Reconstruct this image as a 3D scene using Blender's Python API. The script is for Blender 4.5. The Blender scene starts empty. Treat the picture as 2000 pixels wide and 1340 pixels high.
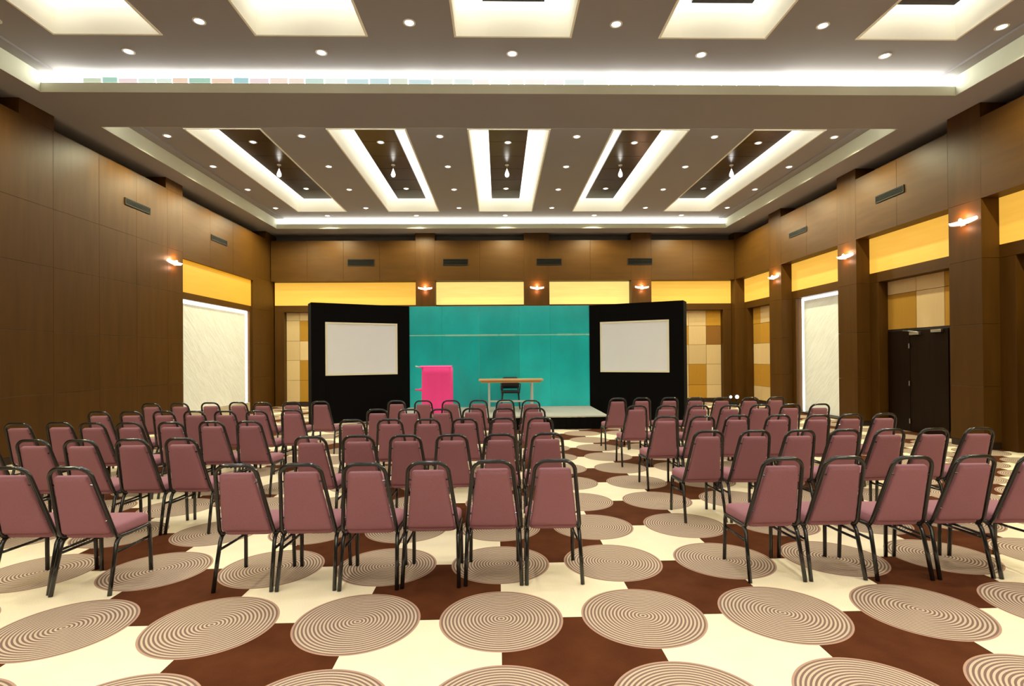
import bpy, bmesh, math, random
from mathutils import Vector, Matrix
random.seed(7)
sc = bpy.context.scene
PI = math.pi

# ------------------------------------------------------------------ camera
F, CX, CY, YAW, PIT, ROL, CAMH = 1043.1, 1000.0, 692.4, -0.0240, 0.0059, 0.0079, 1.6
R = (Matrix.Rotation(YAW, 3, 'Z') @ Matrix.Rotation(PIT, 3, 'X') @ Matrix.Rotation(ROL, 3, 'Y'))
right, fwd, up = R.col[0], R.col[1], R.col[2]
cam_d = bpy.data.cameras.new('camera'); cam = bpy.data.objects.new('camera', cam_d)
sc.collection.objects.link(cam)
m3 = Matrix((right, up, -fwd)).transposed()
cam.matrix_world = Matrix.Translation((0, 0, CAMH)) @ m3.to_4x4()
cam_d.sensor_width = 36.0; cam_d.sensor_fit = 'HORIZONTAL'
cam_d.lens = F / 2000 * 36.0
cam_d.shift_x = 0.0
cam_d.shift_y = (CY - 670) / 2000
cam_d.clip_start = 0.05; cam_d.clip_end = 200
sc.camera = cam

# ------------------------------------------------------------------ world, exposure
w = bpy.data.worlds.new('world'); sc.world = w; w.use_nodes = True
w.node_tree.nodes['Background'].inputs[0].default_value = (0.01, 0.01, 0.012, 1)
w.node_tree.nodes['Background'].inputs[1].default_value = 0.3
sc.view_settings.view_transform = 'Standard'
sc.view_settings.look = 'None'
sc.view_settings.exposure = 0.0
sc.view_settings.gamma = 1.0
sc.view_settings.use_curve_mapping = False
COVE = 1.9        # radiance of the lit troughs in the ceiling
FARSPOT = 40.0    # watts of one downlight in the far bay
SPOT = 75.0       # watts of one downlight
EDGE = 230.0      # watts of the wide-beam downlights along the walls
REAR = 450.0      # watts of one unseen downlight behind the camera, added to light the chair backs
WARM = (1.0, 0.90, 0.74)

# ------------------------------------------------------------------ materials
def lin(r, g, b):
    f = lambda c: (c / 255 / 12.92) if c / 255 <= 0.04045 else ((c / 255 + 0.055) / 1.055) ** 2.4
    return (f(r), f(g), f(b), 1)
MATS = {}
def new_mat(name):
    m = bpy.data.materials.new(name); m.use_nodes = True; MATS[name] = m
    nt = m.node_tree; b = nt.nodes['Principled BSDF']
    return m, nt, b
def N(nt, t, **kw):
    n = nt.nodes.new(t)
    for k, v in kw.items(): setattr(n, k, v)
    return n
def math_n(nt, op, a, b=None, c=None):
    n = N(nt, 'ShaderNodeMath', operation=op)
    for i, v in enumerate((a, b, c)):
        if v is None: continue
        if isinstance(v, (int, float)): n.inputs[i].default_value = v
        else: nt.links.new(v, n.inputs[i])
    return n.outputs[0]
def noisy(name, col, rough=0.6, amp=0.12, scale=(8, 8, 8), detail=3, bump=0.0, metal=0.0, rand=0.0, spec=0.5, coat=0.0, bscale=None):
    m, nt, b = new_mat(name)
    tc = N(nt, 'ShaderNodeTexCoord'); mp = N(nt, 'ShaderNodeMapping'); mp.inputs['Scale'].default_value = scale
    nt.links.new(tc.outputs['Object'], mp.inputs['Vector'])
    no = N(nt, 'ShaderNodeTexNoise'); no.inputs['Scale'].default_value = 1; no.inputs['Detail'].default_value = detail
    nt.links.new(mp.outputs[0], no.inputs['Vector'])
    f = math_n(nt, 'MULTIPLY_ADD', no.outputs[0], 2 * amp, 1 - amp)
    if rand:
        oi = N(nt, 'ShaderNodeObjectInfo')
        f = math_n(nt, 'MULTIPLY', f, math_n(nt, 'MULTIPLY_ADD', oi.outputs['Random'], 2 * rand, 1 - rand))
    vm = N(nt, 'ShaderNodeVectorMath', operation='SCALE'); vm.inputs[0].default_value = col[:3]
    nt.links.new(f, vm.inputs['Scale']); nt.links.new(vm.outputs[0], b.inputs['Base Color'])
    b.inputs['Roughness'].default_value = rough; b.inputs['Metallic'].default_value = metal
    b.inputs['Specular IOR Level'].default_value = spec
    b.inputs['Coat Weight'].default_value = coat; b.inputs['Coat Roughness'].default_value = 0.2
    if bump:
        bn = N(nt, 'ShaderNodeBump'); bn.inputs['Strength'].default_value = bump; bn.inputs['Distance'].default_value = 0.01
        if bscale:
            n2 = N(nt, 'ShaderNodeTexNoise'); n2.inputs['Scale'].default_value = bscale; n2.inputs['Detail'].default_value = 4
            nt.links.new(tc.outputs['Object'], n2.inputs['Vector']); nt.links.new(n2.outputs[0], bn.inputs['Height'])
        else: nt.links.new(no.outputs[0], bn.inputs['Height'])
        nt.links.new(bn.outputs[0], b.inputs['Normal'])
    return m
def emis(name, col, strength, base=(0.8, 0.8, 0.8, 1)):
    m, nt, b = new_mat(name)
    b.inputs['Base Color'].default_value = base
    b.inputs['Emission Color'].default_value = (*col[:3], 1); b.inputs['Emission Strength'].default_value = strength
    b.inputs['Roughness'].default_value = 0.5
    return m

veneer = noisy('wood_veneer', (0.076, 0.031, 0.0036), rough=0.46, amp=0.30, scale=(9, 9, 0.9), detail=6, rand=0.05, spec=0.16)
veneer_h = noisy('wood_veneer_header', (0.076, 0.031, 0.0036), rough=0.46, amp=0.28, scale=(1.2, 1.2, 9), detail=6, rand=0.05, spec=0.16)
dark_wood = noisy('dark_door_wood', (0.012, 0.0045, 0.002), rough=0.4, amp=0.35, scale=(14, 14, 1.2), detail=5, rand=0.1, spec=0.12)
rosewood = noisy('ceiling_rosewood', (0.014, 0.0045, 0.0025), rough=0.26, spec=0.35, amp=0.5, scale=(4, 1.0, 4), detail=6, rand=0.1)
skirting = noisy('skirting', (0.025, 0.012, 0.006), rough=0.4)
plaster = noisy('ceiling_paint', (0.285, 0.275, 0.29), rough=0.85, amp=0.03, scale=(1.5, 1.5, 1.5))
white_paint = noisy('white_cove_paint', (0.64, 0.67, 0.54), rough=0.8, amp=0.02)
slot_white = noisy('white_slot_paint', (0.88, 0.86, 0.74), rough=0.8, amp=0.02)
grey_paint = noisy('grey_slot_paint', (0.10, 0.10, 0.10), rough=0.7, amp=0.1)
cream_fab = noisy('cream_fabric_panel', (0.66, 0.47, 0.24), rough=0.9, amp=0.08, scale=(90, 90, 3), rand=0.10, bump=0.15)
ochre_fab = noisy('ochre_fabric_panel', (0.46, 0.23, 0.018), rough=0.9, amp=0.12, scale=(90, 90, 3), rand=0.14, bump=0.15)
brown_fab = noisy('brown_fabric_panel', (0.24, 0.10, 0.012), rough=0.9, amp=0.12, scale=(90, 90, 3), rand=0.1, bump=0.15)
mauve = noisy('mauve_upholstery', (0.330, 0.148, 0.180), rough=0.8, amp=0.10, scale=(140, 140, 140), detail=2, rand=0.06, bump=0.25, spec=0.12)
black_metal = noisy('black_enamel_tube', (0.010, 0.010, 0.010), rough=0.16, amp=0.1, spec=0.7)
dark_grey = noisy('grille_metal', (0.022, 0.018, 0.014), rough=0.6, spec=0.2)
black_cloth = noisy('black_cloth', (0.0035, 0.003, 0.003), rough=0.95, amp=0.4, scale=(20, 20, 1), spec=0.1)
screen_mat = noisy('projection_fabric', (0.84, 0.86, 0.92), rough=0.9, amp=0.03, scale=(2, 2, 2))
screen_edge = noisy('screen_border', (0.86, 0.80, 0.62), rough=0.7, amp=0.02)
teal = noisy('teal_backdrop', (0.002, 0.50, 0.53), rough=0.20, amp=0.42, scale=(1.3, 1.3, 0.8), detail=5, rand=0.12, bump=0.5, bscale=1.3, spec=0.8)  # strong mottling paints soft reflections into the base colour
teal_rail = noisy('pale_teal_rail', (0.22, 0.72, 0.62), rough=0.4, amp=0.1)
pink = noisy('pink_cloth', (0.97, 0.06, 0.33), rough=0.8, amp=0.1, scale=(3, 3, 1), bump=0.2)
deck_mat = noisy('stage_carpet', (0.50, 0.50, 0.43), rough=0.9, amp=0.10, scale=(6, 6, 6))
table_wood = noisy('table_top_wood', (0.62, 0.36, 0.15), rough=0.4, amp=0.2, scale=(2, 20, 20))
pale_metal = noisy('pale_grey_metal', (0.55, 0.58, 0.56), rough=0.35, amp=0.05, metal=0.3)
steel = noisy('brushed_steel', (0.55, 0.55, 0.55), rough=0.3, metal=0.9, amp=0.05)
black_leather = noisy('black_leatherette', (0.012, 0.009, 0.012), rough=0.45, amp=0.1)
white_trim = noisy('white_lamp_trim', (0.75, 0.74, 0.70), rough=0.5, amp=0.02)
plinth_m = noisy('pale_plinth', (0.50, 0.42, 0.32), rough=0.6, amp=0.05)

cove_m = emis('lit_cove', (1.0, 1.0, 0.92), COVE)
cove_edge_m = emis('lit_cove_edge', (1.0, 0.98, 0.86), 7.5)
bulb_m = emis('lit_downlight_lens', (1.0, 0.95, 0.86), 7.0)
led_m = emis('backlight_strip', (0.97, 0.99, 0.96), 5.0)
sconce_m = emis('lit_sconce_glass', (1.0, 0.82, 0.66), 4.5)
red_lens = emis('lit_floor_lamp_lens', (1.0, 0.86, 0.80), 2.2)
cove_edge_strong_m = emis('lit_cove_edge_long_trough', (1.0, 0.98, 0.86), 14.0)
def yellow(name, col, s, rough=0.7):
    m, nt, b = new_mat(name)
    tc = N(nt, 'ShaderNodeTexCoord'); mp = N(nt, 'ShaderNodeMapping'); mp.inputs['Scale'].default_value = (1.2, 1.2, 14)
    nt.links.new(tc.outputs['Object'], mp.inputs['Vector'])
    no = N(nt, 'ShaderNodeTexNoise'); no.inputs['Scale'].default_value = 1; no.inputs['Detail'].default_value = 4
    nt.links.new(mp.outputs[0], no.inputs['Vector'])
    f = math_n(nt, 'MULTIPLY_ADD', no.outputs[0], 0.3, 0.85)
    vm = N(nt, 'ShaderNodeVectorMath', operation='SCALE'); vm.inputs[0].default_value = col
    nt.links.new(f, vm.inputs['Scale'])
    nt.links.new(vm.outputs[0], b.inputs['Emission Color']); b.inputs['Emission Strength'].default_value = s
    b.inputs['Base Color'].default_value = (0.35, 0.19, 0.03, 1); b.inputs['Roughness'].default_value = rough
    return m
yellow_amber = yellow('backlit_amber_panel', (0.82, 0.40, 0.020), 0.80)
yellow_mid = yellow('backlit_gold_panel', (0.92, 0.49, 0.065), 0.88)
yellow_pale = yellow('backlit_pale_yellow_panel', (1.0, 0.74, 0.22), 0.98)
yellow_deep = yellow('backlit_deep_amber_panel', (0.75, 0.33, 0.008), 0.80)

def plaster_art():
    m, nt, b = new_mat('carved_white_plaster_glow')
    tc = N(nt, 'ShaderNodeTexCoord'); mp = N(nt, 'ShaderNodeMapping')
    mp.inputs['Scale'].default_value = (3, 1.6, 9)
    m0 = N(nt, 'ShaderNodeMapping'); m0.inputs['Rotation'].default_value = (0.75, 0, 0)
    nt.links.new(tc.outputs['Object'], m0.inputs['Vector']); nt.links.new(m0.outputs[0], mp.inputs['Vector'])
    no = N(nt, 'ShaderNodeTexNoise'); no.inputs['Scale'].default_value = 1.2; no.inputs['Detail'].default_value = 5
    no.inputs['Distortion'].default_value = 1.2
    nt.links.new(mp.outputs[0], no.inputs['Vector'])
    bn = N(nt, 'ShaderNodeBump'); bn.inputs['Strength'].default_value = 0.5; bn.inputs['Distance'].default_value = 0.03
    nt.links.new(no.outputs[0], bn.inputs['Height']); nt.links.new(bn.outputs[0], b.inputs['Normal'])
    cr = N(nt, 'ShaderNodeMix', data_type='RGBA')
    cr.inputs[6].default_value = (0.64, 0.64, 0.56, 1); cr.inputs[7].default_value = (0.84, 0.85, 0.80, 1)
    nt.links.new(no.outputs[0], cr.inputs[0]); nt.links.new(cr.outputs[2], b.inputs['Base Color'])
    nt.links.new(cr.outputs[2], b.inputs['Emission Color']); b.inputs['Emission Strength'].default_value = 0.16  # plaster glows faintly, standing in for the wash of the backlight
    b.inputs['Roughness'].default_value = 0.8
    return m
plaster_white = plaster_art()

def carpet():
    m, nt, b = new_mat('patterned_carpet')
    PHI, OX, OY, S, RAD = 0.0031, 0.0003, 3.2871, 0.8753, 0.378
    tc = N(nt, 'ShaderNodeTexCoord'); sp = N(nt, 'ShaderNodeSeparateXYZ'); nt.links.new(tc.outputs['Object'], sp.inputs[0])
    dx = math_n(nt, 'SUBTRACT', sp.outputs[0], OX); dy = math_n(nt, 'SUBTRACT', sp.outputs[1], OY)
    c, s = math.cos(PHI) / S, math.sin(PHI) / S
    u = math_n(nt, 'ADD', math_n(nt, 'MULTIPLY', dx, c), math_n(nt, 'MULTIPLY', dy, s))
    v = math_n(nt, 'SUBTRACT', math_n(nt, 'MULTIPLY', dy, c), math_n(nt, 'MULTIPLY', dx, s))
    par = math_n(nt, 'ABSOLUTE', math_n(nt, 'MODULO', math_n(nt, 'ADD', math_n(nt, 'FLOOR', u), math_n(nt, 'FLOOR', v)), 2.0))
    du = math_n(nt, 'SUBTRACT', u, math_n(nt, 'ROUND', u)); dv = math_n(nt, 'SUBTRACT', v, math_n(nt, 'ROUND', v))
    r = math_n(nt, 'MULTIPLY', math_n(nt, 'SQRT', math_n(nt, 'ADD', math_n(nt, 'MULTIPLY', du, du), math_n(nt, 'MULTIPLY', dv, dv))), S)
    inside = math_n(nt, 'LESS_THAN', r, RAD)
    ring = math_n(nt, 'GREATER_THAN', math_n(nt, 'FRACT', math_n(nt, 'DIVIDE', r, 0.0222)), 0.50)
    rim = math_n(nt, 'GREATER_THAN', r, RAD - 0.012)
    no = N(nt, 'ShaderNodeTexNoise'); no.inputs['Scale'].default_value = 5; no.inputs['Detail'].default_value = 6
    nt.links.new(tc.outputs['Object'], no.inputs['Vector'])
    nf = N(nt, 'ShaderNodeTexNoise'); nf.inputs['Scale'].default_value = 160; nf.inputs['Detail'].default_value = 3
    nt.links.new(tc.outputs['Object'], nf.inputs['Vector'])
    def mix(f, a, bb):
        n = N(nt, 'ShaderNodeMix', data_type='RGBA')
        if isinstance(f, (int, float)): n.inputs[0].default_value = f
        else: nt.links.new(f, n.inputs[0])
        for i, v_ in ((6, a), (7, bb)):
            if isinstance(v_, tuple): n.inputs[i].default_value = v_
            else: nt.links.new(v_, n.inputs[i])
        return n.outputs[2]
    brown = mix(no.outputs[0], (0.050, 0.011, 0.0025, 1), (0.125, 0.038, 0.012, 1))
    cream = mix(no.outputs[0], (0.83, 0.70, 0.48, 1), (0.91, 0.80, 0.60, 1))
    ground = mix(par, cream, brown)
    rings = mix(ring, (0.215, 0.135, 0.105, 1), (0.58, 0.45, 0.325, 1))
    rings = mix(rim, rings, (0.46, 0.28, 0.20, 1))
    col = mix(inside, ground, rings)
    f2 = math_n(nt, 'MULTIPLY_ADD', nf.outputs[0], 0.4, 0.8)
    vm = N(nt, 'ShaderNodeVectorMath', operation='SCALE'); nt.links.new(col, vm.inputs[0]); nt.links.new(f2, vm.inputs['Scale'])
    nt.links.new(vm.outputs[0], b.inputs['Base Color'])
    bn = N(nt, 'ShaderNodeBump'); bn.inputs['Strength'].default_value = 0.25; bn.inputs['Distance'].default_value = 0.005
    nt.links.new(nf.outputs[0], bn.inputs['Height']); nt.links.new(bn.outputs[0], b.inputs['Normal'])
    b.inputs['Roughness'].default_value = 0.95; b.inputs['Specular IOR Level'].default_value = 0.1
    return m
carpet_m = carpet()

# ------------------------------------------------------------------ mesh helpers
def obj(name, bm, mat, parent=None, smooth=False):
    me = bpy.data.meshes.new(name); bm.to_mesh(me); bm.free()
    me.materials.append(mat)
    if smooth:
        for p in me.polygons: p.use_smooth = True
    o = bpy.data.objects.new(name, me); sc.collection.objects.link(o)
    if parent is not None: o.parent = parent
    return o
def box(bm, x0, x1, y0, y1, z0, z1):
    vs = [bm.verts.new((x, y, z)) for x in (x0, x1) for y in (y0, y1) for z in (z0, z1)]
    for f in ((0, 1, 3, 2), (4, 6, 7, 5), (0, 4, 5, 1), (2, 3, 7, 6), (0, 2, 6, 4), (1, 5, 7, 3)):
        bm.faces.new([vs[i] for i in f])
    return vs
def bx(x0, x1, y0, y1, z0, z1, bevel=0.0):
    bm = bmesh.new(); box(bm, min(x0, x1), max(x0, x1), min(y0, y1), max(y0, y1), z0, z1)
    bmesh.ops.recalc_face_normals(bm, faces=bm.faces)
    if bevel: bmesh.ops.bevel(bm, geom=bm.edges[:], offset=bevel, segments=1, affect='EDGES')
    return bm
def tube(bm, pts, r, n=8, cap=True, closed=False):
    pts = [Vector(p) for p in pts]; rings = []
    prev = None
    for i, p in enumerate(pts):
        a = pts[i - 1] if i > 0 else p; b = pts[i + 1] if i < len(pts) - 1 else p
        t = (b - a).normalized()
        if prev is None:
            ref = Vector((0, 0, 1)) if abs(t.z) < 0.9 else Vector((1, 0, 0))
            u = t.cross(ref).normalized()
        else:
            u = (prev - t * prev.dot(t)).normalized()
        prev = u; v = t.cross(u)
        rr = r[i] if isinstance(r, (list, tuple)) else r
        rings.append([bm.verts.new(p + (u * math.cos(2 * PI * k / n) + v * math.sin(2 * PI * k / n)) * rr) for k in range(n)])
    for a, b in zip(rings, rings[1:]):
        for k in range(n): bm.faces.new((a[k], a[(k + 1) % n], b[(k + 1) % n], b[k]))
    if cap: bm.faces.new(rings[0][::-1]); bm.faces.new(rings[-1])
    bmesh.ops.recalc_face_normals(bm, faces=bm.faces)
def arc(c, r, a0, a1, n, plane=lambda u, v: (u, 0, v)):
    return [plane(c[0] + r * math.cos(a0 + (a1 - a0) * i / n), c[1] + r * math.sin(a0 + (a1 - a0) * i / n)) for i in range(n + 1)]
def round_quad(wb, wt, l0, l1, r, ins=0.0, n=4):
    """rounded trapezoid outline: half width wb at l0, wt at l1"""
    wb -= ins; wt -= ins; l0 += ins; l1 -= ins; r = max(r - ins * 0.5, 0.004)
    cs = [((wb - r), l0 + r, -PI / 2), ((wt - r), l1 - r, 0), (-(wt - r), l1 - r, PI / 2), (-(wb - r), l0 + r, PI)]
    out = []
    for cx, cy, a in cs:
        for i in range(n + 1): out.append((cx + r * math.cos(a + PI / 2 * i / n), cy + r * math.sin(a + PI / 2 * i / n)))
    return out
def pad(bm, layers, f, place):
    rings = []
    for ins, h in layers: rings.append([bm.verts.new(place(x, y, h)) for x, y in f(ins)])
    n = len(rings[0])
    for a, b in zip(rings, rings[1:]):
        for k in range(n): bm.faces.new((a[k], a[(k + 1) % n], b[(k + 1) % n], b[k]))
    bm.faces.new(rings[0][::-1]); bm.faces.new(rings[-1])
    bmesh.ops.recalc_face_normals(bm, faces=bm.faces)
def disc(bm, c, r0, r1, z0, z1, n=20):
    a = [bm.verts.new((c[0] + r0 * math.cos(2 * PI * k / n), c[1] + r0 * math.sin(2 * PI * k / n), z0)) for k in range(n)]
    b = [bm.verts.new((c[0] + r1 * math.cos(2 * PI * k / n), c[1] + r1 * math.sin(2 * PI * k / n), z1)) for k in range(n)]
    for k in range(n): bm.faces.new((a[k], a[(k + 1) % n], b[(k + 1) % n], b[k]))
    return a, b
def empty(name, loc, label=None, cat=None, group=None, rz=0.0):
    o = bpy.data.objects.new(name, None); sc.collection.objects.link(o)
    o.empty_display_size = 0.1
    o.location = loc; o.rotation_euler = (0, 0, rz)
    if label: o['label'] = label
    if cat: o['category'] = cat
    if group: o['group'] = group
    return o
def struct(o): o['kind'] = 'structure'; return o
def copy_tree(o, parent=None):
    c = o.copy(); sc.collection.objects.link(c); c.parent = parent
    for ch in list(o.children): copy_tree(ch, c)
    return c
ORD = ['first', 'second', 'third', 'fourth', 'fifth', 'sixth', 'seventh', 'eighth']

# ------------------------------------------------------------------ room
XL, XR, YB, YF, ZS, ZH = -7.6, 8.05, 17.95, -9.6, 5.80, 5.55
ZT = 6.14
floor = struct(obj('floor', bx(-9.3, 9.8, YF - 0.3, 19.3, -0.15, 0.0), carpet_m))

# --- ceiling: soffit with three bays, bay ceilings with five slots each
SLOTS = [(-6.12, -4.68), (-3.35, -1.84), (-0.57, 1.03), (2.33, 3.82), (5.18, 6.60)]
BX0, BX1 = -7.12, 7.45
BAYS = [(9.74, 17.32, 10.6, 16.5), (0.86, 8.48, 1.6, 7.5), (-8.1, -0.44, -7.3, -1.4)]
bm = bmesh.new()
TOP = 5.86
ys = [YF]
for (y0, y1, _, _) in sorted(BAYS): ys += [y0, y1]
ys.append(19.2)
for i in range(0, len(ys), 2): box(bm, -9.2, 9.7, ys[i], ys[i + 1], ZS, TOP)
for (y0, y1, _, _) in BAYS:
    box(bm, -9.2, BX0, y0, y1, ZS, TOP); box(bm, BX1, 9.7, y0, y1, ZS, TOP)
ceiling = struct(obj('ceiling', bm, plaster))
for (y0, y1, sa, sb) in BAYS:
    # bay ceiling sheet with slot holes
    bm = bmesh.new(); box(bm, BX0 - .3, BX1 + .3, y0 - .3, sa - .028, ZT, ZT + .05); box(bm, BX0 - .3, BX1 + .3, sb + .028, y1 + .3, ZT, ZT + .05)
    xs = [BX0 - .3] + [v for s in SLOTS for v in (s[0] - .028, s[1] + .028)] + [BX1 + .3]
    for i in range(0, len(xs), 2): box(bm, xs[i], xs[i + 1], sa - .028, sb + .028, ZT, ZT + .05)
    obj('bay_ceiling', bm, plaster, ceiling)
    # side fascias (white painted), with a small step
    for x0, x1 in ((BX0 + .0005, BX0 + .008), (BX1 - .008, BX1 - .0005)):
        bm = bmesh.new(); box(bm, x0, x1, y0 + .0005, y1 - .0005, ZS + .0005, ZT)
        obj('bay_fascia', bm, white_paint, ceiling)
    for x0, x1 in ((BX0 + .009, BX0 + .22), (BX1 - .22, BX1 - .009)):
        obj('fascia_step', bx(x0, x1, y0, y1, ZT - 0.035, ZT), plaster, ceiling)
    # end fascias: a pale lip below a lit trough
    for (ya, yb, s) in ((y0 - .12, y0, 1), (y1, y1 + .12, -1)):
        yl = (y0 + .0005, y0 + .008) if s > 0 else (y1 - .008, y1 - .0005)
        obj('cove_lip', bx(BX0 + .009, BX1 - .009, yl[0], yl[1], ZS + .0005, ZS + 0.15, 0.002), white_paint, ceiling)
        obj('cove_back', bx(BX0, BX1, ya - .03 if s > 0 else yb + .0, ya if s > 0 else yb + .03, TOP, ZT), white_paint, ceiling)
        yc = (y0 - .05, y0 - .04) if s > 0 else (y1 + .04, y1 + .05)
        for xe in (BX0 - .02, BX1): obj('cove_end', bx(xe, xe + .02, min(y0 if s > 0 else y1, yc[0]), max(y0 if s > 0 else y1, yc[0]), TOP, ZT), white_paint, ceiling)
        cl = obj('cove_light', bx(BX0 + 0.002, BX1 - 0.002, yc[0], yc[1], ZS + 0.17, ZT - 0.02), cove_edge_strong_m if (y0, s) == (0.86, -1) else cove_edge_m, ceiling)
        if (y0, s) == (0.86, -1):      # glowing strips imitating coloured reflections along the foot of the front bay's lit trough
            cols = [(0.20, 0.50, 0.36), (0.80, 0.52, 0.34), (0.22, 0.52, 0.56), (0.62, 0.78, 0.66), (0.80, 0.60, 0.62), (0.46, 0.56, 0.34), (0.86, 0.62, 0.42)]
            lm = [[emis('reflection_strip_%d_%d' % (i, q), tuple(v + (1 - v) * (.18 + q * .26) for v in c), 1.0, (.1, .1, .1, 1)) for i, c in enumerate(cols)] for q in range(4)]
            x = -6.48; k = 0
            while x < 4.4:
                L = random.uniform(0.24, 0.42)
                obj('reflection_strip', bx(x, x + L - 0.02, yc[0] - .03, yc[0] - .005, ZS + 0.165, ZS + 0.165 + random.uniform(.062, .085)), lm[min(3, int((x + 6.48) / 2.7))][random.randrange(7)], cl)
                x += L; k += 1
    for i, (a, b) in enumerate(SLOTS):
        zt2 = ZT + 0.36
        bm = bmesh.new()
        box(bm, a - .03, a, sa - .03, sb + .03, ZT - 0.012, zt2); box(bm, b, b + .03, sa - .03, sb + .03, ZT - 0.012, zt2)
        box(bm, a, b, sa - .03, sa, ZT - 0.012, zt2); box(bm, a, b, sb, sb + .03, ZT - 0.012, zt2)
        obj('slot_frame', bm, slot_white, ceiling)
        obj('slot_light', bx(a, b, sa, sb, zt2, zt2 + .03), cove_m, ceiling)
        c = (a + b) / 2
        # the dark board hung in the slot: five planks side by side
        hw, y_a, y_b = 0.42, sa + 0.42, sb - (0.31 if sb < 8 else 0.38)
        npl = 6
        for k in range(npl):
            ya = y_a + (y_b - y_a) * k / npl
            obj('wood_board', bx(c - hw, c + hw, ya + .004, ya + (y_b - y_a) / npl - .004, 6.41, 6.46, 0.003), rosewood, ceiling)
        for k in range(3):
            yy = y_a + (y_b - y_a) * (k + .5) / 3
            obj('hanger', bx(c - hw + .05, c - hw + .07, yy, yy + .02, 6.46, zt2), dark_grey, ceiling)
            obj('hanger', bx(c + hw - .07, c + hw - .05, yy, yy + .02, 6.46, zt2), dark_grey, ceiling)

# --- wall pieces
def wall_box(axis, side, a0, a1, d0, d1, z0, z1, bevel=0.002):
    """axis 'x': wall runs along Y at x=side; depth d measured outwards. axis 'y': wall runs along X at y=side."""
    if axis == 'x':
        s = 1 if side > 0 else -1
        return bx(side + s * d0, side + s * d1, a0, a1, z0, z1, bevel)
    return bx(a0, a1, side + d0, side + d1, z0, z1, bevel)
def make_wall(name, axis, side, length, bays, piers, depth=0.9):
    a0, a1 = length
    wobj = struct(obj(name, wall_box(axis, side, a0, a1, depth, depth + .15, 0, 6.0, 0), grey_paint))
    for (p0, p1) in piers:
        for z0, z1 in ((0.12, 1.05), (1.054, 2.10), (2.104, 3.20), (3.204, 4.2), (4.204, ZS)):
            obj('pier_panel', wall_box(axis, side, p0, p1, random.uniform(0, .0015), depth, z0, z1), veneer, wobj)
        obj('skirting_board', wall_box(axis, side, p0 + .005, p1 - .005, 0.004, depth, 0, 0.118), skirting, wobj)
    return wobj
def header(wobj, axis, side, b0, b1, z0=4.2, z1=ZH, depth=0.9, seg=None):
    n = seg or max(1, round((b1 - b0) / 1.3))
    for k in range(n):
        obj('header_panel', wall_box(axis, side, b0 + (b1 - b0) * k / n + .002, b0 + (b1 - b0) * (k + 1) / n - .002, random.uniform(0, .0015), depth, z0, z1), veneer_h, wobj)
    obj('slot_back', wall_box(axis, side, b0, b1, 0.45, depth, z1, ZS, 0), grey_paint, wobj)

def niche(wobj, axis, side, b0, b1, kind, ymat, dy=0.30, dd=0.50, zt=4.2, zy=3.42, zd=3.2, fr=0.28, rows=None, cols=None, door_n=None, fr0=None, fr1=None):
    fr0 = fr if fr0 is None else fr0; fr1 = fr if fr1 is None else fr1
    obj('light_panel', wall_box(axis, side, b0 + .005, b1 - .005, dy, dy + .04, zy, zt, 0.003), ymat, wobj)
    obj('transom', wall_box(axis, side, b0, b1, dy, dd + .02, zd, zy - .003), veneer_h, wobj)
    if fr0 > 0: obj('side_frame', wall_box(axis, side, b0, b0 + fr0, dy, dd + .25, 0, zd - .002), veneer, wobj)
    if fr1 > 0: obj('side_frame', wall_box(axis, side, b1 - fr1, b1, dy, dd + .25, 0, zd - .002), veneer, wobj)
    c0, c1 = b0 + fr0, b1 - fr1
    if kind in ('fabric', 'door'):
        for (u0, u1, z0, z1, col) in cols:
            pm = {'c': cream_fab, 'o': ochre_fab, 'b': brown_fab}[col]
            obj('acoustic_panel', wall_box(axis, side, u0 + .004, u1 - .004, dd + random.uniform(0, .006), dd + .05, z0 + .004, z1 - .004, 0.004), pm, wobj)
        obj('niche_back', wall_box(axis, side, c0, c1, dd + .055, dd + .20, 0, zd, 0), skirting, wobj)
        obj('skirting_board', wall_box(axis, side, c0, c1, dd - .01, dd + .055, 0, 0.13), skirting, wobj)
    if kind == 'art':
        obj('plaster_panel', wall_box(axis, side, c0 + .04, c1 - (.16 if side < 0 else .12), dd - .04, dd + .02, rows[0], rows[1] - .075, 0.006), plaster_white, wobj)
        obj('niche_back', wall_box(axis, side, c0, c1, dd + .06, dd + .20, 0, zd, 0), white_paint, wobj)
        obj('backlight_strip', wall_box(axis, side, c1 - .055 - (.10 if side < 0 else .06), c1 - .005, dd - .03, dd + .04, rows[0], zd - .01, 0), led_m, wobj)
        obj('backlight_strip', wall_box(axis, side, c0 + .005, c0 + .035, dd - .03, dd + .04, rows[0], zd - .01, 0), led_m, wobj)
        obj('backlight_strip', wall_box(axis, side, c0 + .04, c1 - (.16 if side < 0 else .12), dd - .03, dd + .04, zd - .07, zd - .008, 0), led_m, wobj)
        obj('plinth', wall_box(axis, side, c0 + .002, c1 - .002, dy if dy < dd - .06 else dd - .08, dd + .05, 0, rows[0] - .01), plinth_m if side < 0 else skirting, wobj)

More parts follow.
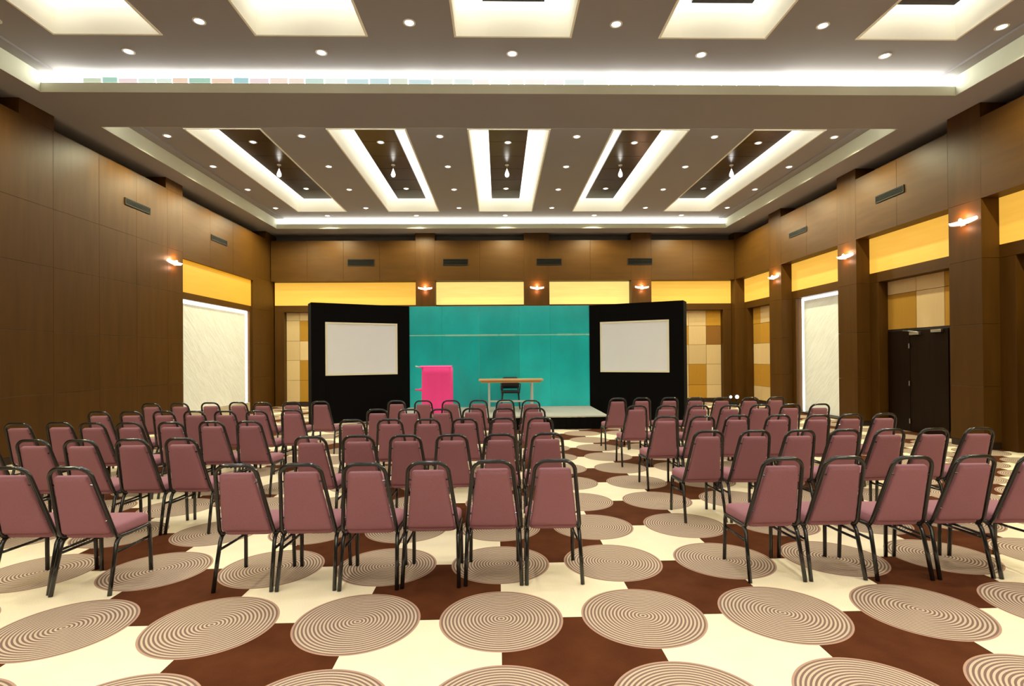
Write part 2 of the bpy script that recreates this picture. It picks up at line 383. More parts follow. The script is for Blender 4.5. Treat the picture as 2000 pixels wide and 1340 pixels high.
# right wall
rpiers = [(-7.1, -6.45), (-3.94, -3.3), (-.78, -.13), (2.38, 3.03), (5.54, 6.19), (8.70, 9.35), (11.82, 12.48), (15.02, 15.70)]
wall_right = make_wall('wall_right', 'x', XR, (YF, 19.2), None, rpiers)
obj('pier_panel', bx(XR - .02, XR + .9, 17.96, 18.85, 0.0, 3.2, .002), veneer, wall_right)
obj('pier_panel', bx(XR - .02, XR + .9, 17.96, 18.85, 3.204, ZS, .002), veneer, wall_right)
rb = [(p[1], q[0]) for p, q in zip(rpiers, rpiers[1:])] + [(15.70, 17.955)]
for b0, b1 in [(YF, -7.1)] + rb: header(wall_right, 'x', XR, b0, b1)
def fabric_cols(us, zs, pat):
    out = []
    for i, (u0, u1) in enumerate(zip(us, us[1:])):
        for j, (z0, z1) in enumerate(zip(zs, zs[1:])): out.append((u0, u1, z0, z1, pat[i][j]))
    return out
ZR = [0.14, 0.60, 1.32, 2.0, 2.66, 3.2]
# niche 1 (by the corner): fabric
us = [15.98, 16.62, 17.26, 17.76]
niche(wall_right, 'x', XR, 15.70, 17.955, 'fabric', yellow_mid, fr1=.20, fr0=.28, cols=fabric_cols(us, ZR, ['ococo', 'cocoo', 'cocoo']) if 0 else
      fabric_cols(us, ZR, ['cocoo', 'cococ', 'cocoo']))
# niche 2: carved white panel with backlight
niche(wall_right, 'x', XR, 12.48, 15.02, 'art', yellow_mid, rows=(0.06, 3.2), fr1=.20, fr0=.2)
# niche 3 and 4: double doors under fabric panels
def door_niche(b0, b1, n, ymat):
    c1 = b1 - .28; c0 = b0 + .28
    u = [c0, c1 - 1.95, c1 - 1.62, c1 - .80, c1]       # strip | door from c1-1.62
    cols = [(c1 - .80, c1, 2.90, 3.2, 'c'), (c1 - .80, c1, 2.14, 2.90, 'o'), (c1 - 1.50, c1 - .80, 2.90, 3.2, 'c'), (c1 - 1.50, c1 - .80, 2.14, 2.90, 'c'),
            (c0, c1 - 1.50, 2.90, 3.2, 'o'), (c0, c1 - 1.50, 2.14, 2.90, 'o'),
            (c0, c1 - 1.64, 0.14, 0.75, 'c'), (c0, c1 - 1.64, 0.75, 1.38, 'c'), (c0, c1 - 1.64, 1.38, 2.14, 'c')]
    niche(wall_right, 'x', XR, b0, b1, 'door', ymat, cols=cols)
    d = struct(obj('door_%d' % n, bx(XR + .50, XR + .60, c1 - 1.64, c1, 0, 2.135), black_leather))
    for (y0, y1) in ((c1 - 1.60, c1 - .66), (c1 - .65, c1 - .03)):
        obj('door_leaf', bx(XR + .475, XR + .51, y0, y1, 0.01, 2.10, .003), dark_wood, d)
    h = obj('door_closer', bx(XR + .42, XR + .475, c1 - .95, c1 - .70, 2.00, 2.06, .005), steel, d)
    bm = bmesh.new(); tube(bm, [(XR + .44, c1 - .90, 2.06), (XR + .40, c1 - .72, 2.085), (XR + .45, c1 - .50, 2.10)], .009, 6)
    obj('closer_arm', bm, steel, h)
    h = obj('door_closer', bx(XR + .42, XR + .475, c1 - 1.5, c1 - 1.25, 2.03, 2.085, .005), steel, d)
    for z in (1.78, 1.0, 0.22):
        bm = bmesh.new(); tube(bm, [(XR + .455, c1 - .655, z - .05), (XR + .455, c1 - .655, z + .05)], .012, 8)
        obj('door_hinge', bm, steel, d)
    return d
door_niche(9.35, 11.82, 1, yellow_mid)
door_niche(6.19, 8.70, 2, yellow_mid)
for b0, b1 in rb[:5]:
    if b1 > 6: continue
    c0, c1 = b0 + .28, b1 - .28; us = [c0 + (c1 - c0) * k / 3 for k in range(4)]
    niche(wall_right, 'x', XR, b0, b1, 'fabric', yellow_mid, cols=fabric_cols(us, ZR, ['cocco', 'occoc', 'cocoo']))
for k in range(1): header(wall_right, 'x', XR, YF, -7.1, 0.1, 4.19, seg=2)

# back wall (behind the stage)
bpiers = [(-2.78, -2.13), (.86, 1.71), (4.49, 5.17)]
wall_back = make_wall('wall_back', 'y', YB, (-9.2, 9.7), None, bpiers)
bb = [(-7.58, -2.78), (-2.13, .86), (1.71, 4.49), (5.17, 8.02)]
ym = [yellow_mid, yellow_pale, yellow_pale, yellow_mid]
ZBL = [0.14, 0.88, 1.56, 2.22, 2.92, 3.2]
for i, (b0, b1) in enumerate(bb):
    header(wall_back, 'y', YB, b0, b1)
    zs = ZBL if i == 0 else ZR
    if i == 0:
        us = [-7.27, -6.82, -6.25, -5.6, -4.9, -4.2, -3.6, -3.06]; pat = ['ccccc', 'oococ', 'cocco', 'occoc', 'cocco', 'coocc', 'occoc']
        fr0, fr1 = .31, .28
    elif i == 3:
        us = [5.45, 6.0, 6.6, 7.22, 7.74]; pat = ['cocco', 'coccc', 'oocccc'[:5], 'cccbo']
        pat[2] = 'ooccc'; pat[1] = 'cccoc'
        fr0, fr1 = .28, .28
    else:
        us = [b0 + .28 + (b1 - b0 - .56) * k / 4 for k in range(5)]; pat = ['cocco', 'occoc', 'cooco', 'ccoco']; fr0 = fr1 = .28
    niche(wall_back, 'y', YB, b0, b1, 'fabric', ym[i], zt=4.19, cols=fabric_cols(us, zs, pat), fr0=fr0, fr1=fr1)

# left wall: flat veneer run, one niche with the carved panel, then the corner pier
wall_left = struct(obj('wall_left', wall_box('x', XL, YF, 19.2, .9, 1.05, 0, 6.0, 0), grey_paint))
ysegs = [YF + 1.05 * k for k in range(22)]; ysegs = [y for y in ysegs if y < 12.6] + [13.04]
zl = [0.12, 1.05, 2.10, 3.20, 4.20, ZH]
for y0, y1 in zip(ysegs, ysegs[1:]):
    for z0, z1 in zip(zl, zl[1:]):
        obj('veneer_panel', wall_box('x', XL, y0 + .0015, y1 - .0015, random.uniform(0, .0015), .5, z0 + .0015, z1 - .0015), veneer, wall_left)
    obj('skirting_board', wall_box('x', XL, y0, y1, .004, .5, 0, .118), skirting, wall_left)
lp = [(-7.1, -6.45), (-3.94, -3.3), (-.78, -.13), (2.38, 3.03), (5.54, 6.19), (8.65, 9.32), (12.39, 13.04), (17.62, 17.95)]
for y0, y1 in lp: obj('pilaster_cap', wall_box('x', XL, y0, y1, 0.001, .5, ZH + .001, ZS), veneer, wall_left)
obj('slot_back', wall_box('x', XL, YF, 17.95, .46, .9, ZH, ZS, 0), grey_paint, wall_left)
header(wall_left, 'x', XL, 13.04, 16.70, z0=4.06, seg=3)
for z0, z1 in zip(zl, zl[1:]): obj('pier_panel', wall_box('x', XL, 16.70, 17.95, random.uniform(0, .0015), .9, z0 + .0015, z1 - .0015), veneer, wall_left)
obj('skirting_board', wall_box('x', XL, 16.71, 17.94, .004, .5, 0, .118), skirting, wall_left)
niche(wall_left, 'x', XL, 13.04, 16.70, 'art', yellow_deep, dy=.06, dd=.16, zt=4.06, zy=3.26, zd=3.09, rows=(0.30, 3.07), fr0=.03, fr1=.10)
obj('pier_panel', wall_box('x', XL, 17.95, 18.85, 0.02, .9, 0, ZS), veneer, wall_left)

# wall behind the camera
wall_front = struct(obj('wall_front', bx(-9.2, 9.7, YF - .15, YF - .05, 0, 6.0), grey_paint))
for k in range(13):
    x0 = -7.6 + 15.65 * k / 13; x1 = -7.6 + 15.65 * (k + 1) / 13
    for z0, z1 in ((0, 2.1), (2.1, 4.2), (4.2, ZS)):
        obj('veneer_panel', bx(x0 + .002, x1 - .002, YF - .05, YF, z0 + .002, z1 - .002), veneer, wall_front)

# ------------------------------------------------------------------ air grilles
def grille(axis, side, a0, a1, z0, z1, label):
    s = 1 if side > 0 else -1
    if axis == 'x': t = empty('air_grille', (side, (a0 + a1) / 2, z0), label, 'air vent', 'slatted air grilles high on the walls')
    else: t = empty('air_grille', ((a0 + a1) / 2, side, z0), label, 'air vent', 'slatted air grilles high on the walls')
    L = a1 - a0; H = z1 - z0
    def B(u0, u1, d0, d1, h0, h1):
        if axis == 'x': return bx(-s * d0, -s * d1, u0, u1, h0, h1)
        return bx(u0, u1, -d1, -d0, h0, h1)
    obj('back_plate', B(-L / 2 + .012, L / 2 - .012, .001, .004, .012, H - .012), black_cloth, t)
    for (u0, u1, h0, h1) in ((-L / 2, L / 2, 0, .015), (-L / 2, L / 2, H - .015, H), (-L / 2, -L / 2 + .015, .015, H - .015), (L / 2 - .015, L / 2, .015, H - .015)):
        obj('frame_bar', B(u0, u1, .001, .018, h0, h1), dark_grey, t)
    n = 4
    for k in range(n):
        h = .015 + (H - .03) * (k + .5) / n
        obj('slat', B(-L / 2 + .015, L / 2 - .015, .004, .014, h - .005, h + .005), dark_grey, t)
grille('x', XL, 11.04, 11.83, 4.79, 4.93, 'dark slatted air grille on left wall, nearer of two')
grille('x', XL, 14.30, 15.12, 4.79, 4.93, 'dark slatted air grille on left wall, farther one above the carved panel niche')
grille('x', XR, 10.37, 11.17, 4.82, 4.97, 'dark slatted air grille on right wall above the double doors')
grille('x', XR, 13.72, 14.56, 4.84, 4.97, 'dark slatted air grille on right wall above the white carved panel')
for (a, b), l in zip([(-5.04, -4.15), (-1.86, -1.02), (1.28, 2.13), (4.37, 5.21)],
                     ['dark slatted air grille on stage wall, leftmost of four, above the left screen', 'dark slatted air grille on stage wall, second from left, above the pink lectern',
                      'dark slatted air grille on stage wall, third from left, above the middle sconce', 'dark slatted air grille on stage wall, rightmost of four, above the right screen']):
    grille('y', YB, a, b, 4.71, 4.93, l)

# ------------------------------------------------------------------ wall sconces
def sconce(axis, side, a, z, label, wide=0.56, power=9.0):
    s = 1 if side > 0 else -1
    rz = {('x', 1): PI / 2, ('x', -1): -PI / 2, ('y', 1): PI}[(axis, s)]
    loc = (side, a, z) if axis == 'x' else (a, side, z)
    t = empty('wall_sconce', loc, label, 'wall lamp', 'curved wall sconces', rz)   # local +Y points into the room
    bm = bmesh.new(); box(bm, -.05, .05, 0.002, .03, -.05, .04); obj('wall_plate', bm, steel, t)
    # curved wing of white glass, bowed down in the middle
    bm = bmesh.new(); n = 14; prev = None
    for i in range(n + 1):
        u = -1 + 2 * i / n; x = u * wide / 2; zz = 0.045 * u * u * (1 if u > 0 else .8) - .01; d = 0.11 * (1 - abs(u) ** 2.5) + .015
        th = 0.014
        q = [bm.verts.new(p) for p in ((x, .02, zz + .01), (x, .02 + d, zz + .03), (x, .02 + d, zz + .03 - th), (x, .02, zz + .01 - 2 * th))]
        if prev:
            for k in range(4): bm.faces.new((prev[k], prev[(k + 1) % 4], q[(k + 1) % 4], q[k]))
        else: bm.faces.new(q)
        prev = q
    bm.faces.new(prev[::-1]); bmesh.ops.recalc_face_normals(bm, faces=bm.faces)
    obj('glass_wing', bm, sconce_m, t, True)
    bm = bmesh.new(); bmesh.ops.create_uvsphere(bm, u_segments=10, v_segments=6, radius=.028, matrix=Matrix.Translation((0, .07, .05)))
    obj('bulb', bm, bulb_m, t, True)
    for zz, pw in ((0.12, power), (-0.10, power * .45)):
        l = bpy.data.lights.new('sconce_glow', 'POINT'); l.energy = pw; l.color = (1.0, .52, .30); l.shadow_soft_size = .04
        lo = bpy.data.objects.new('sconce_glow', l); sc.collection.objects.link(lo); lo.parent = t; lo.location = (0, .10, zz)
for y, l in ((9.02, 'curved lit sconce on right wall pier, nearest, right of the double doors'), (12.16, 'curved lit sconce on right wall pier between doors and white carved panel'),
             (15.38, 'curved lit sconce on right wall pier nearest the stage corner')): sconce('x', XR, y, 3.86, l)
sconce('x', XR, 5.86, 3.86, 'curved lit sconce on right wall outside the picture')
sconce('x', XL, 12.66, 3.86, 'curved lit sconce on the left wall, the only one there')
for x, l in ((-2.46, 'small lit sconce on stage wall pier, left of three, above the pink lectern'), (1.29, 'bright lit sconce on stage wall pier, middle of three'),
             (4.84, 'small lit sconce on stage wall pier, right of three, above the right screen')): sconce('y', YB, x, 3.92, l, wide=.46, power=9)

# ------------------------------------------------------------------ downlights
def make_downlight(zc=0.0):
    t = empty('downlight', (0, 0, 0), 'x', 'downlight')
    bm = bmesh.new()
    a, b = disc(bm, (0, 0), .085, .085, -.001, -.008); c, d = disc(bm, (0, 0), .062, .060, -.008, -.001)
    for k in range(20): bm.faces.new((b[k], b[(k + 1) % 20], c[(k + 1) % 20], c[k]))
    bmesh.ops.recalc_face_normals(bm, faces=bm.faces)
    obj('trim_ring', bm, white_trim, t)
    bm = bmesh.new(); a, b = disc(bm, (0, 0), .058, .040, -.002, -.014); bm.faces.new(b); bmesh.ops.recalc_face_normals(bm, faces=bm.faces)
    obj('lens', bm, bulb_m, t)
    return t
dl0 = make_downlight(); used = [False]
spot_d = bpy.data.lights.new('downlight_beam', 'SPOT'); spot_d.energy = SPOT; spot_d.color = (.97, .97, 1.0)
spot_d.spot_size = math.radians(80); spot_d.spot_blend = .8; spot_d.shadow_soft_size = .06
edge_d = bpy.data.lights.new('downlight_beam', 'SPOT'); edge_d.energy = EDGE; edge_d.color = (1, .97, .62)
edge_d.spot_size = math.radians(165); edge_d.spot_blend = 0.45; edge_d.shadow_soft_size = .06
rear_d = bpy.data.lights.new('downlight_beam', 'SPOT'); rear_d.energy = REAR; rear_d.color = (.97, .97, 1.0)
rear_d.spot_size = math.radians(106); rear_d.spot_blend = .6; rear_d.shadow_soft_size = .06
far_d = spot_d.copy(); far_d.energy = FARSPOT
def place_dl(x, y, z, label, group):
    if label is None:       # unseen fixtures parented to the ceiling, those behind the camera added for light
        o = copy_tree(dl0); o.parent = ceiling; o.location = (x, y, z)
        for key in ('label', 'category', 'group'):
            if key in o: del o[key]
    else:
        if not used[0]: o = dl0; used[0] = True
        else: o = copy_tree(dl0)
        o.location = (x, y, z); o['label'] = label; o['group'] = group
    lo = bpy.data.objects.new('downlight_beam', edge_d if (x < -6.5 or x > 6.9 or y > 16.8) else (rear_d if y < 0 else (far_d if y > 9 else spot_d))); sc.collection.objects.link(lo); lo.location = (x, y, z - (.27 if lo.data == edge_d else .03))
XB = [-6.67, -3.98, -1.18, 1.63, 4.49, 7.01]
side_n = ['leftmost of six', 'second of six from left', 'third of six from left', 'fourth of six from left', 'fifth of six from left', 'rightmost of six']
rown = {16.15: 'row nearest stage', 14.38: 'second row from stage', 12.66: 'third row from stage', 10.93: 'row by the beam'}
for y, rn in rown.items():
    for x, sn in zip(XB, side_n):
        place_dl(x, y, ZT, 'round downlight in far ceiling bay, %s, %s' % (rn, sn), 'downlights in the far ceiling bay')
for (a, b), sn in zip(SLOTS, ('leftmost', 'second', 'middle', 'fourth', 'rightmost')):
    place_dl((a + b) / 2, 17.0, ZT, 'tiny round downlight between the %s far slot and far lit trough' % sn, 'downlights in the far ceiling bay')
    for yy, rn in ((11.9, 'near'), (15.15, 'far')):
        place_dl((a + b) / 2, yy, 6.41, 'round downlight at the %s end of dark board, %s slot of far bay' % (rn, sn), 'downlights in the dark slot boards')
for y in (7.22, 5.45, 3.7, 2.0):
    for x, sn in zip(XB, side_n):
        place_dl(x, y, ZT, 'round downlight between the bright slots of the near ceiling bay, %s' % sn if y > 7 else None, 'downlights in the near ceiling bay')
for y in (-1.7, -3.4, -5.1, -6.8):
    for x in XB: place_dl(x, y, ZT, None, None)
for (a, b), sn in zip(SLOTS, ('leftmost', 'second', 'middle', 'fourth', 'rightmost')):
    place_dl((a + b) / 2, 7.94, ZT, 'round downlight between the %s near slot and the near lit trough' % sn, 'downlights in the near ceiling bay')

# pendant crystal lamp halfway along each far slot board
def make_pendant():
    t = empty('pendant_lamp', (0, 0, 0), 'x', 'pendant lamp')
    bm = bmesh.new(); disc_a, disc_b = disc(bm, (0, 0), .05, .045, 0, -.02, 14); bm.faces.new(disc_b); obj('ceiling_rose', bm, steel, t)
    bm = bmesh.new(); tube(bm, [(0, 0, -.02), (0, 0, -.12)], .005, 6); obj('stem', bm, steel, t)
    bm = bmesh.new(); prof = [(.006, -.10), (.018, -.14), (.034, -.18), (.048, -.22), (.052, -.25), (.042, -.285), (.02, -.30)]
    rings = [[bm.verts.new((r * math.cos(2 * PI * k / 14), r * math.sin(2 * PI * k / 14), z)) for k in range(14)] for r, z in prof]
    for a, b in zip(rings, rings[1:]):
        for k in range(14): bm.faces.new((a[k], a[(k + 1) % 14], b[(k + 1) % 14], b[k]))
    bm.faces.new(rings[-1]); bm.faces.new(rings[0][::-1]); bmesh.ops.recalc_face_normals(bm, faces=bm.faces)
    obj('glass_drop', bm, bulb_m, t, True)
    return t
p0 = make_pendant()
for i, ((a, b), sn) in enumerate(zip(SLOTS, ('leftmost', 'second from left', 'middle', 'second from right', 'rightmost'))):
    o = p0 if i == 0 else copy_tree(p0)
    o.location = ((a + b) / 2, 13.3, 6.41); o['label'] = 'glowing teardrop pendant under dark board of the %s far slot' % sn; o['group'] = 'teardrop pendants in the slots'

# ------------------------------------------------------------------ stage
stage = empty('stage_platform', (0, 11.83, 0), 'low stage platform with pale grey top and black skirt', 'stage')
obj('deck', bx(-2.41, 2.42, 0, 2.42, .265, .297, .004), deck_mat, stage)
bm = bmesh.new()
for k in range(97):
    x = -2.39 + 4.79 * k / 96; y = .012 + .012 * math.sin(k * 1.9)
    for z in (0.004, .262): bm.verts.new((x, y, z))
bm.verts.ensure_lookup_table()
for k in range(96): bm.faces.new((bm.verts[2 * k], bm.verts[2 * k + 2], bm.verts[2 * k + 3], bm.verts[2 * k + 1]))
obj('skirt', bm, black_cloth, stage)
for x0, x1 in ((-2.40, -2.37), (2.38, 2.41)): obj('side_skirt', bx(x0, x1, .03, 2.4, .003, .262), black_cloth, stage)
bm = bmesh.new()
for x in (-2.3, -.8, .8, 2.3):
    for y in (.15, 2.2): box(bm, x - .03, x + .03, y - .03, y + .03, 0, .262)
obj('under_frame', bm, dark_grey, stage)

bd = empty('stage_backdrop', (0, 14.22, 0), 'tall shiny teal panel backdrop behind the stage with a pale seam line', 'backdrop')
sx_ = [-2.385, -1.51, -.53, .54, 1.37, 2.425]
for x0, x1 in zip(sx_, sx_[1:]):
    obj('backdrop_panel', bx(x0 + .001, x1 - .001, 0 + random.uniform(0, .004), .04, .30, 2.185, .003), teal, bd)
    obj('backdrop_panel', bx(x0 + .001, x1 - .001, 0 + random.uniform(0, .004), .04, 2.225, 2.975, .003), teal, bd)
obj('seam_rail', bx(sx_[0], sx_[-1], .002, .035, 2.19, 2.22, .002), teal_rail, bd)
bm = bmesh.new()
for x in (-2.2, 0, 2.3): box(bm, x - .03, x + .03, .045, .09, .0, 2.95)
obj('support_post', bm, dark_grey, bd)

def wing(A, B, name_label, us, vs):
    A = Vector((*A, 0)); B = Vector((*B, 0)); d = (B - A); L = d.length; ang = math.atan2(d.y, d.x)
    t = empty('screen_wall', A, name_label, 'screen', None, ang)
    s = 1 if B.x > A.x else -1             # side of the room: front normal must face the camera
    def P(u0, u1, d0, d1, z0, z1, b=0.003):   # d positive = towards the camera
        y0, y1 = (-d1, -d0) if s > 0 else (d0, d1)
        return bx(u0, u1, y0, y1, z0, z1, b)
    u0, u1, v0, v1 = us[0], us[1], vs[0], vs[1]
    zt = 2.98
    obj('drape_panel', P(0.0, u0, -.03, 0.0, 0.005, zt), black_cloth, t)
    obj('drape_panel', P(u1, L, -.03, 0.0, 0.005, zt), black_cloth, t)
    obj('drape_panel', P(u0, u1, -.03, 0.0, v1, zt), black_cloth, t)
    obj('drape_panel', P(u0, u1, -.03, 0.0, 0.005, v0), black_cloth, t)
    obj('side_return', P(L - .02, L, -.45, -.03, 0.005, zt), black_cloth, t)
    fr = .045
    for (a, b, c, e) in ((u0, u1, v0, v0 + fr), (u0, u1, v1 - fr, v1), (u0, u0 + fr, v0 + fr, v1 - fr), (u1 - fr, u1, v0 + fr, v1 - fr)):
        obj('screen_border', P(a, b, -.02, .012, c, e, .002), screen_edge, t)
    obj('screen_surface', P(u0 + fr, u1 - fr, -.02, .003, v0 + fr, v1 - fr, 0), screen_mat, t)
wing((-2.372, 14.205), (-4.55, 13.04), 'white projection screen in black draped wing left of the teal backdrop', (.33, 2.14), (1.19, 2.51))
wing((2.412, 14.205), (4.54, 13.03), 'white projection screen in black draped wing right of the teal backdrop', (.30, 2.08), (1.20, 2.52))

# lectern under a pink cloth
lec = empty('lectern', (-1.455, 12.63, .297), 'lectern draped in bright pink cloth on the left of the stage', 'lectern')
bm = bmesh.new(); n = 96; rings = []
for j in range(9):
    z = 1.08 * (1 - j / 8) + .004; q = []
    for k in range(n):
        a = 2 * PI * k / n; ca, sa = math.cos(a), math.sin(a); e = 8
        rr = (abs(ca) ** e + abs(sa) ** e) ** (-1 / e)
        x, y = rr * ca * .345, rr * sa * .25
        am = .003 + .012 * j / 8; g = 1 + am * 1.8 * math.sin(k * .9 + 1.2 * math.sin(k * .23)) + .01 * j / 8
        q.append(bm.verts.new((x * g, y * g, z)))
    rings.append(q)
for a, b in zip(rings, rings[1:]):
    for k in range(n): bm.faces.new((a[k], a[(k + 1) % n], b[(k + 1) % n], b[k]))
bm.faces.new(rings[0]); bmesh.ops.recalc_face_normals(bm, faces=bm.faces)
obj('cloth_cover', bm, pink, lec, True)
bm = bmesh.new(); bmesh.ops.create_cube(bm, size=1, matrix=Matrix.Translation((-.04, -.02, 1.105)) @ Matrix.Rotation(.06, 4, 'X') @ Matrix.Diagonal((.74, .44, .02, 1)))
obj('reading_board', bm, pink, lec)
bm = bmesh.new(); tube(bm, [(-.34, -.1, 1.09), (-.42, -.12, 1.10), (-.50, -.13, 1.115)], [.016, .014, .02], 8); o = obj('microphone_arm', bm, pale_metal, lec, True)
bm = bmesh.new(); tube(bm, [(-.33, -.15, .575), (-.38, -.16, .57), (-.43, -.16, .57), (-.50, -.165, .575)], [.045, .03, .018, .022], 8); obj('cloth_knot', bm, pink, lec, True)

# speakers' table
tb = empty('stage_table', (.28, 13.05, .297), 'narrow wooden topped table with pale grey legs in the middle of the stage', 'table')
obj('tabletop', bx(-.78, .78, -.28, .28, .745, .785, .008), table_wood, tb)
obj('apron', bx(-.72, .72, -.22, .22, .70, .745), table_wood, tb)
for x in (-.53, .51):
    bm = bmesh.new(); box(bm, x - .022, x + .022, -.21, -.165, 0, .70); obj('leg', bm, pale_metal, tb)
    bm = bmesh.new(); box(bm, x - .022, x + .022, .165, .21, 0, .70); obj('leg', bm, pale_metal, tb)
obj('foot_rail', bx(-.508, .488, -.20, -.175, .235, .275), pale_metal, tb)

# ------------------------------------------------------------------ chairs
def tilt_place(x, s, h):        # back plane: s along the slope, h = out of plane (towards the front)
    a = math.atan2(.165, .49); base = Vector((0, -.145, .405))
    d = Vector((0, -math.sin(a), math.cos(a))); nrm = Vector((0, math.cos(a), math.sin(a)))
    return Vector((x, 0, 0)) + base + d * s + nrm * h
def make_chair(name, label, cat, cushion, simple=False):
    t = empty(name, (0, 0, 0), label, cat)
    # seat cushion
    bm = bmesh.new()
    f = lambda ins: round_quad(.172, .190, -.135, .235, .045, ins)
    pad(bm, [(.02, .365), (.004, .372), (0, .385), (0, .425), (.008, .438), (.03, .449), (.08, .456), (.14, .458)], f, lambda x, y, h: (x, y, h))
    obj('seat', bm, cushion, t, True)
    # back pad
    bm = bmesh.new()
    f = lambda ins: round_quad(.164, .112, .0, .448, .018, ins)
    pad(bm, [(.10, -.020), (.03, -.019), (.010, -.016), (0, -.008), (0, .018), (.012, .028), (.04, .033), (.10, .035)], f, lambda x, s, h: tilt_place(x, s, h))
    obj('backrest', bm, cushion, t, True)
    # arched frame running down both sides and forward under the seat
    up_ = []
    up_ += [(-.180, .225, .352), (-.182, .20, .358), (-.184, .0, .362), (-.186, -.09, .368), (-.187, -.125, .378)]
    Rr = .085; top = .512
    side = [(.187, .005), (.181, .06), (.160, .25), (.141, top - Rr)]
    up_ += [tilt_place(-x, s, 0) for x, s in side]
    for i in range(1, 8):
        a = PI - (PI / 2) * i / 7; up_.append(tilt_place(-.141 + Rr + Rr * math.cos(a), top - Rr + Rr * math.sin(a), 0))
    for i in range(0, 7):
        a = PI / 2 - (PI / 2) * i / 7; up_.append(tilt_place(.141 - Rr + Rr * math.cos(a), top - Rr + Rr * math.sin(a), 0))
    up_ += [tilt_place(x, s, 0) for x, s in side[::-1]]
    up_ += [(.187, -.125, .378), (.186, -.09, .368), (.184, .0, .362), (.182, .20, .358), (.180, .225, .352)]
    bm = bmesh.new(); tube(bm, up_, .0140, 8); obj('frame', bm, black_metal, t, True)
    for s in (-1, 1):
        bm = bmesh.new(); tube(bm, [(s * .180, .205, .357), (s * .181, .222, .345), (s * .1815, .230, .32), (s * .186, .240, .0)], .0145, 8); obj('leg', bm, black_metal, t, True)
        bm = bmesh.new(); tube(bm, [(s * .186, -.085, .366), (s * .187, -.115, .352), (s * .188, -.132, .325), (s * .192, -.165, .20), (s * .197, -.212, .0)], .0145, 8); obj('leg', bm, black_metal, t, True)
        bm = bmesh.new(); tube(bm, [(s * .1885, -.150, .270), (s * .183, .10, .262), (s * .1815, .232, .262)], .0095, 6); obj('side_brace', bm, black_metal, t, True)
        for sv in (.10, .385):
            w = .187 - (.187 - .141) * sv / .43
            bm = bmesh.new(); tube(bm, [tilt_place(s * (w - .002), sv, 0), tilt_place(s * (w - .034), sv, -.004)], .0065, 6); obj('bracket', bm, black_metal, t)
    bm = bmesh.new(); tube(bm, [(-.184, .17, .357), (.184, .17, .357)], .009, 6); obj('cross_bar', bm, black_metal, t, True)
    return t
CH = {
'left': {1: [(-3.29, 3.64), (-2.86, 3.61)],
 2: [(-4.65, 4.87), (-4.20, 4.89), (-3.75, 4.85), (-3.31, 4.87), (-2.88, 4.89)],
 3: [(-5.51, 6.23), (-5.07, 6.26), (-4.64, 6.18), (-4.21, 6.16), (-3.75, 6.17), (-3.30, 6.19), (-2.87, 6.18)],
 4: [(-5.56, 7.53), (-5.11, 7.51), (-4.65, 7.49), (-4.22, 7.47), (-3.79, 7.45), (-3.34, 7.41), (-2.90, 7.51)],
 5: [(-5.70, 8.86), (-5.25, 8.88), (-4.79, 8.94), (-4.34, 8.96), (-3.90, 8.85), (-3.45, 8.92), (-2.99, 8.98)]},
'middle': {1: [(-1.78, 3.63), (-1.35, 3.63), (-0.92, 3.62), (-0.49, 3.64), (-0.05, 3.66), (0.38, 3.66)],
 2: [(-1.73, 4.90), (-1.30, 4.93), (-0.87, 4.93), (-0.44, 4.93), (-0.00, 4.93), (0.44, 4.95)],
 3: [(-1.71, 6.22), (-1.28, 6.23), (-0.84, 6.21), (-0.41, 6.21), (0.03, 6.24), (0.48, 6.24)],
 4: [(-1.71, 7.48), (-1.26, 7.43), (-0.81, 7.41), (-0.37, 7.48), (0.06, 7.43), (0.49, 7.44)],
 5: [(-1.72, 8.95), (-1.27, 8.93), (-0.81, 8.91), (-0.35, 8.89), (0.09, 8.91), (0.52, 8.76)]},
'right': {1: [(1.95, 3.63), (2.39, 3.64), (2.86, 3.62), (3.31, 3.63), (3.75, 3.62)],
 2: [(1.97, 4.99), (2.41, 4.97), (2.84, 4.97), (3.27, 4.97), (3.70, 4.97), (4.13, 4.97), (4.58, 4.98)],
 3: [(1.96, 6.23), (2.39, 6.22), (2.83, 6.27), (3.31, 6.25), (3.76, 6.21), (4.19, 6.26), (4.62, 6.29)],
 4: [(1.97, 7.61), (2.40, 7.59), (2.85, 7.56), (3.30, 7.54), (3.75, 7.58), (4.21, 7.62), (4.64, 7.62)],
 5: [(2.01, 9.03), (2.44, 9.08), (2.91, 9.06), (3.35, 9.03), (3.78, 8.97), (4.23, 8.90), (4.71, 8.97)]}}
chair0 = make_chair('banquet_chair', 'x', 'chair', mauve)
rowtxt = {1: 'nearest row', 2: 'second row from camera', 3: 'middle row', 4: 'second row from stage', 5: 'row nearest the stage'}
first = True
for blk, rows in CH.items():
    for r, lst in rows.items():
        n = len(lst)
        for i, (x, yt) in enumerate(lst):
            o = chair0 if first else copy_tree(chair0); first = False
            o.location = (x, yt + .31, 0); o.rotation_euler = (0, 0, random.uniform(-.012, .012))
            side = 'leftmost' if i == 0 else ('rightmost' if i == n - 1 else '%s from left' % ORD[i])
            o['label'] = 'mauve banquet chair with black frame, %s block, %s, %s' % (blk, rowtxt[r], side)
            o['group'] = 'banquet chairs in the %s block' % blk

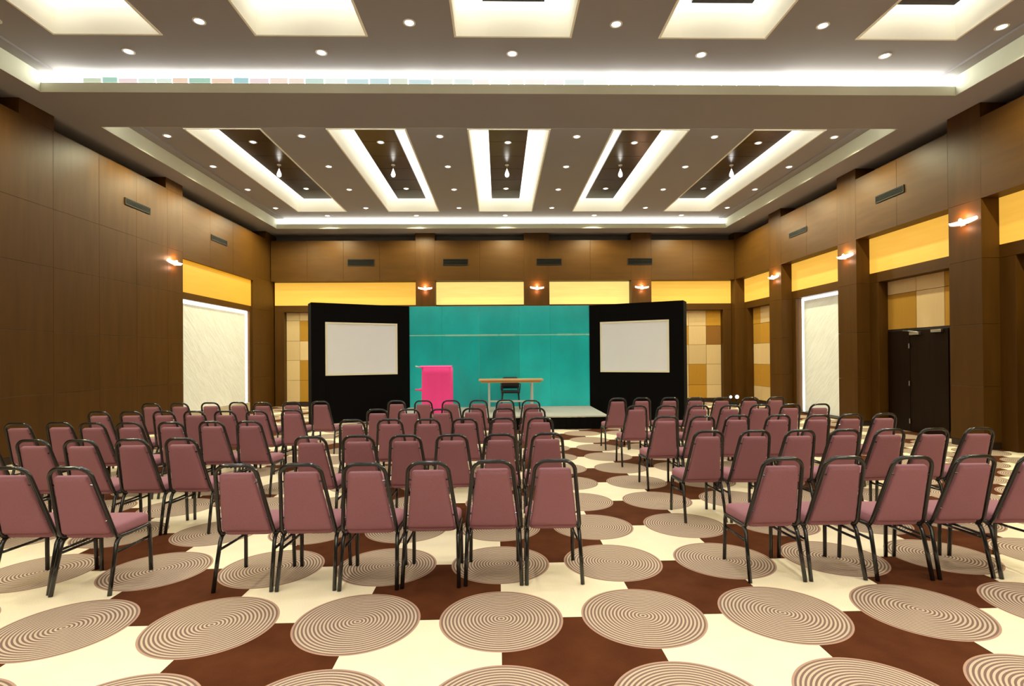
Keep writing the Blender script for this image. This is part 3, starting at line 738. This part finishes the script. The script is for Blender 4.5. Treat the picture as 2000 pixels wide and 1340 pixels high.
# the dark chair behind the table
def dark_chair():
    t = empty('stage_chair', (.28, 13.62, .301), 'dark low-backed chair behind the stage table', 'chair', None, PI)
    bm = bmesh.new(); f = lambda ins: round_quad(.22, .24, -.22, .22, .05, ins)
    pad(bm, [(.02, .40), (0, .41), (0, .45), (.02, .465), (.08, .47)], f, lambda x, y, h: (x, y, h)); obj('seat', bm, black_leather, t, True)
    bm = bmesh.new(); f = lambda ins: round_quad(.235, .20, .50, .80, .05, ins)
    pad(bm, [(.05, -.25), (.01, -.245), (0, -.23), (0, -.21), (.02, -.20), (.08, -.195)], f, lambda x, s, h: (x, h, s)); obj('backrest', bm, black_leather, t, True)
    for s in (-1, 1):
        bm = bmesh.new(); tube(bm, [(s * .20, .19, .40), (s * .235, .22, 0)], .018, 8); obj('leg', bm, black_metal, t, True)
        bm = bmesh.new(); tube(bm, [(s * .20, -.24, .62), (s * .205, -.20, .42), (s * .24, -.24, 0)], .018, 8); obj('leg', bm, black_metal, t, True)
        bm = bmesh.new(); tube(bm, [(s * .20, -.235, .60), (s * .25, -.18, .63), (s * .25, .14, .62), (s * .215, .19, .40)], .014, 8); obj('armrest', bm, black_metal, t, True)
    bm = bmesh.new(); tube(bm, [(-.22, .205, .2), (.22, .205, .2)], .010, 6); obj('stretcher', bm, black_metal, t, True)
dark_chair()

# twin-headed lamp standing low in the far right corner
tl = empty('twin_floor_lamp', (7.6, 17.2, 0), 'small dark floor stand with two round white lamps in the far right corner', 'lamp')
obj('base', bx(-.16, .16, -.1, .1, 0, .10, .01), dark_grey, tl)
for x, r in ((-.105, .045), (.10, .062)):
    bm = bmesh.new(); tube(bm, [(x, 0, .10), (x, 0, .20)], .012, 6); o = obj('stalk', bm, dark_grey, tl)
    bm = bmesh.new(); tube(bm, [(x, .06, .27), (x, -.05, .27)], r + .01, 14); h = obj('lamp_head', bm, dark_grey, tl, True)
    bm = bmesh.new(); tube(bm, [(x, -.05, .27), (x, -.06, .27)], r, 14); obj('lens', bm, red_lens, h)
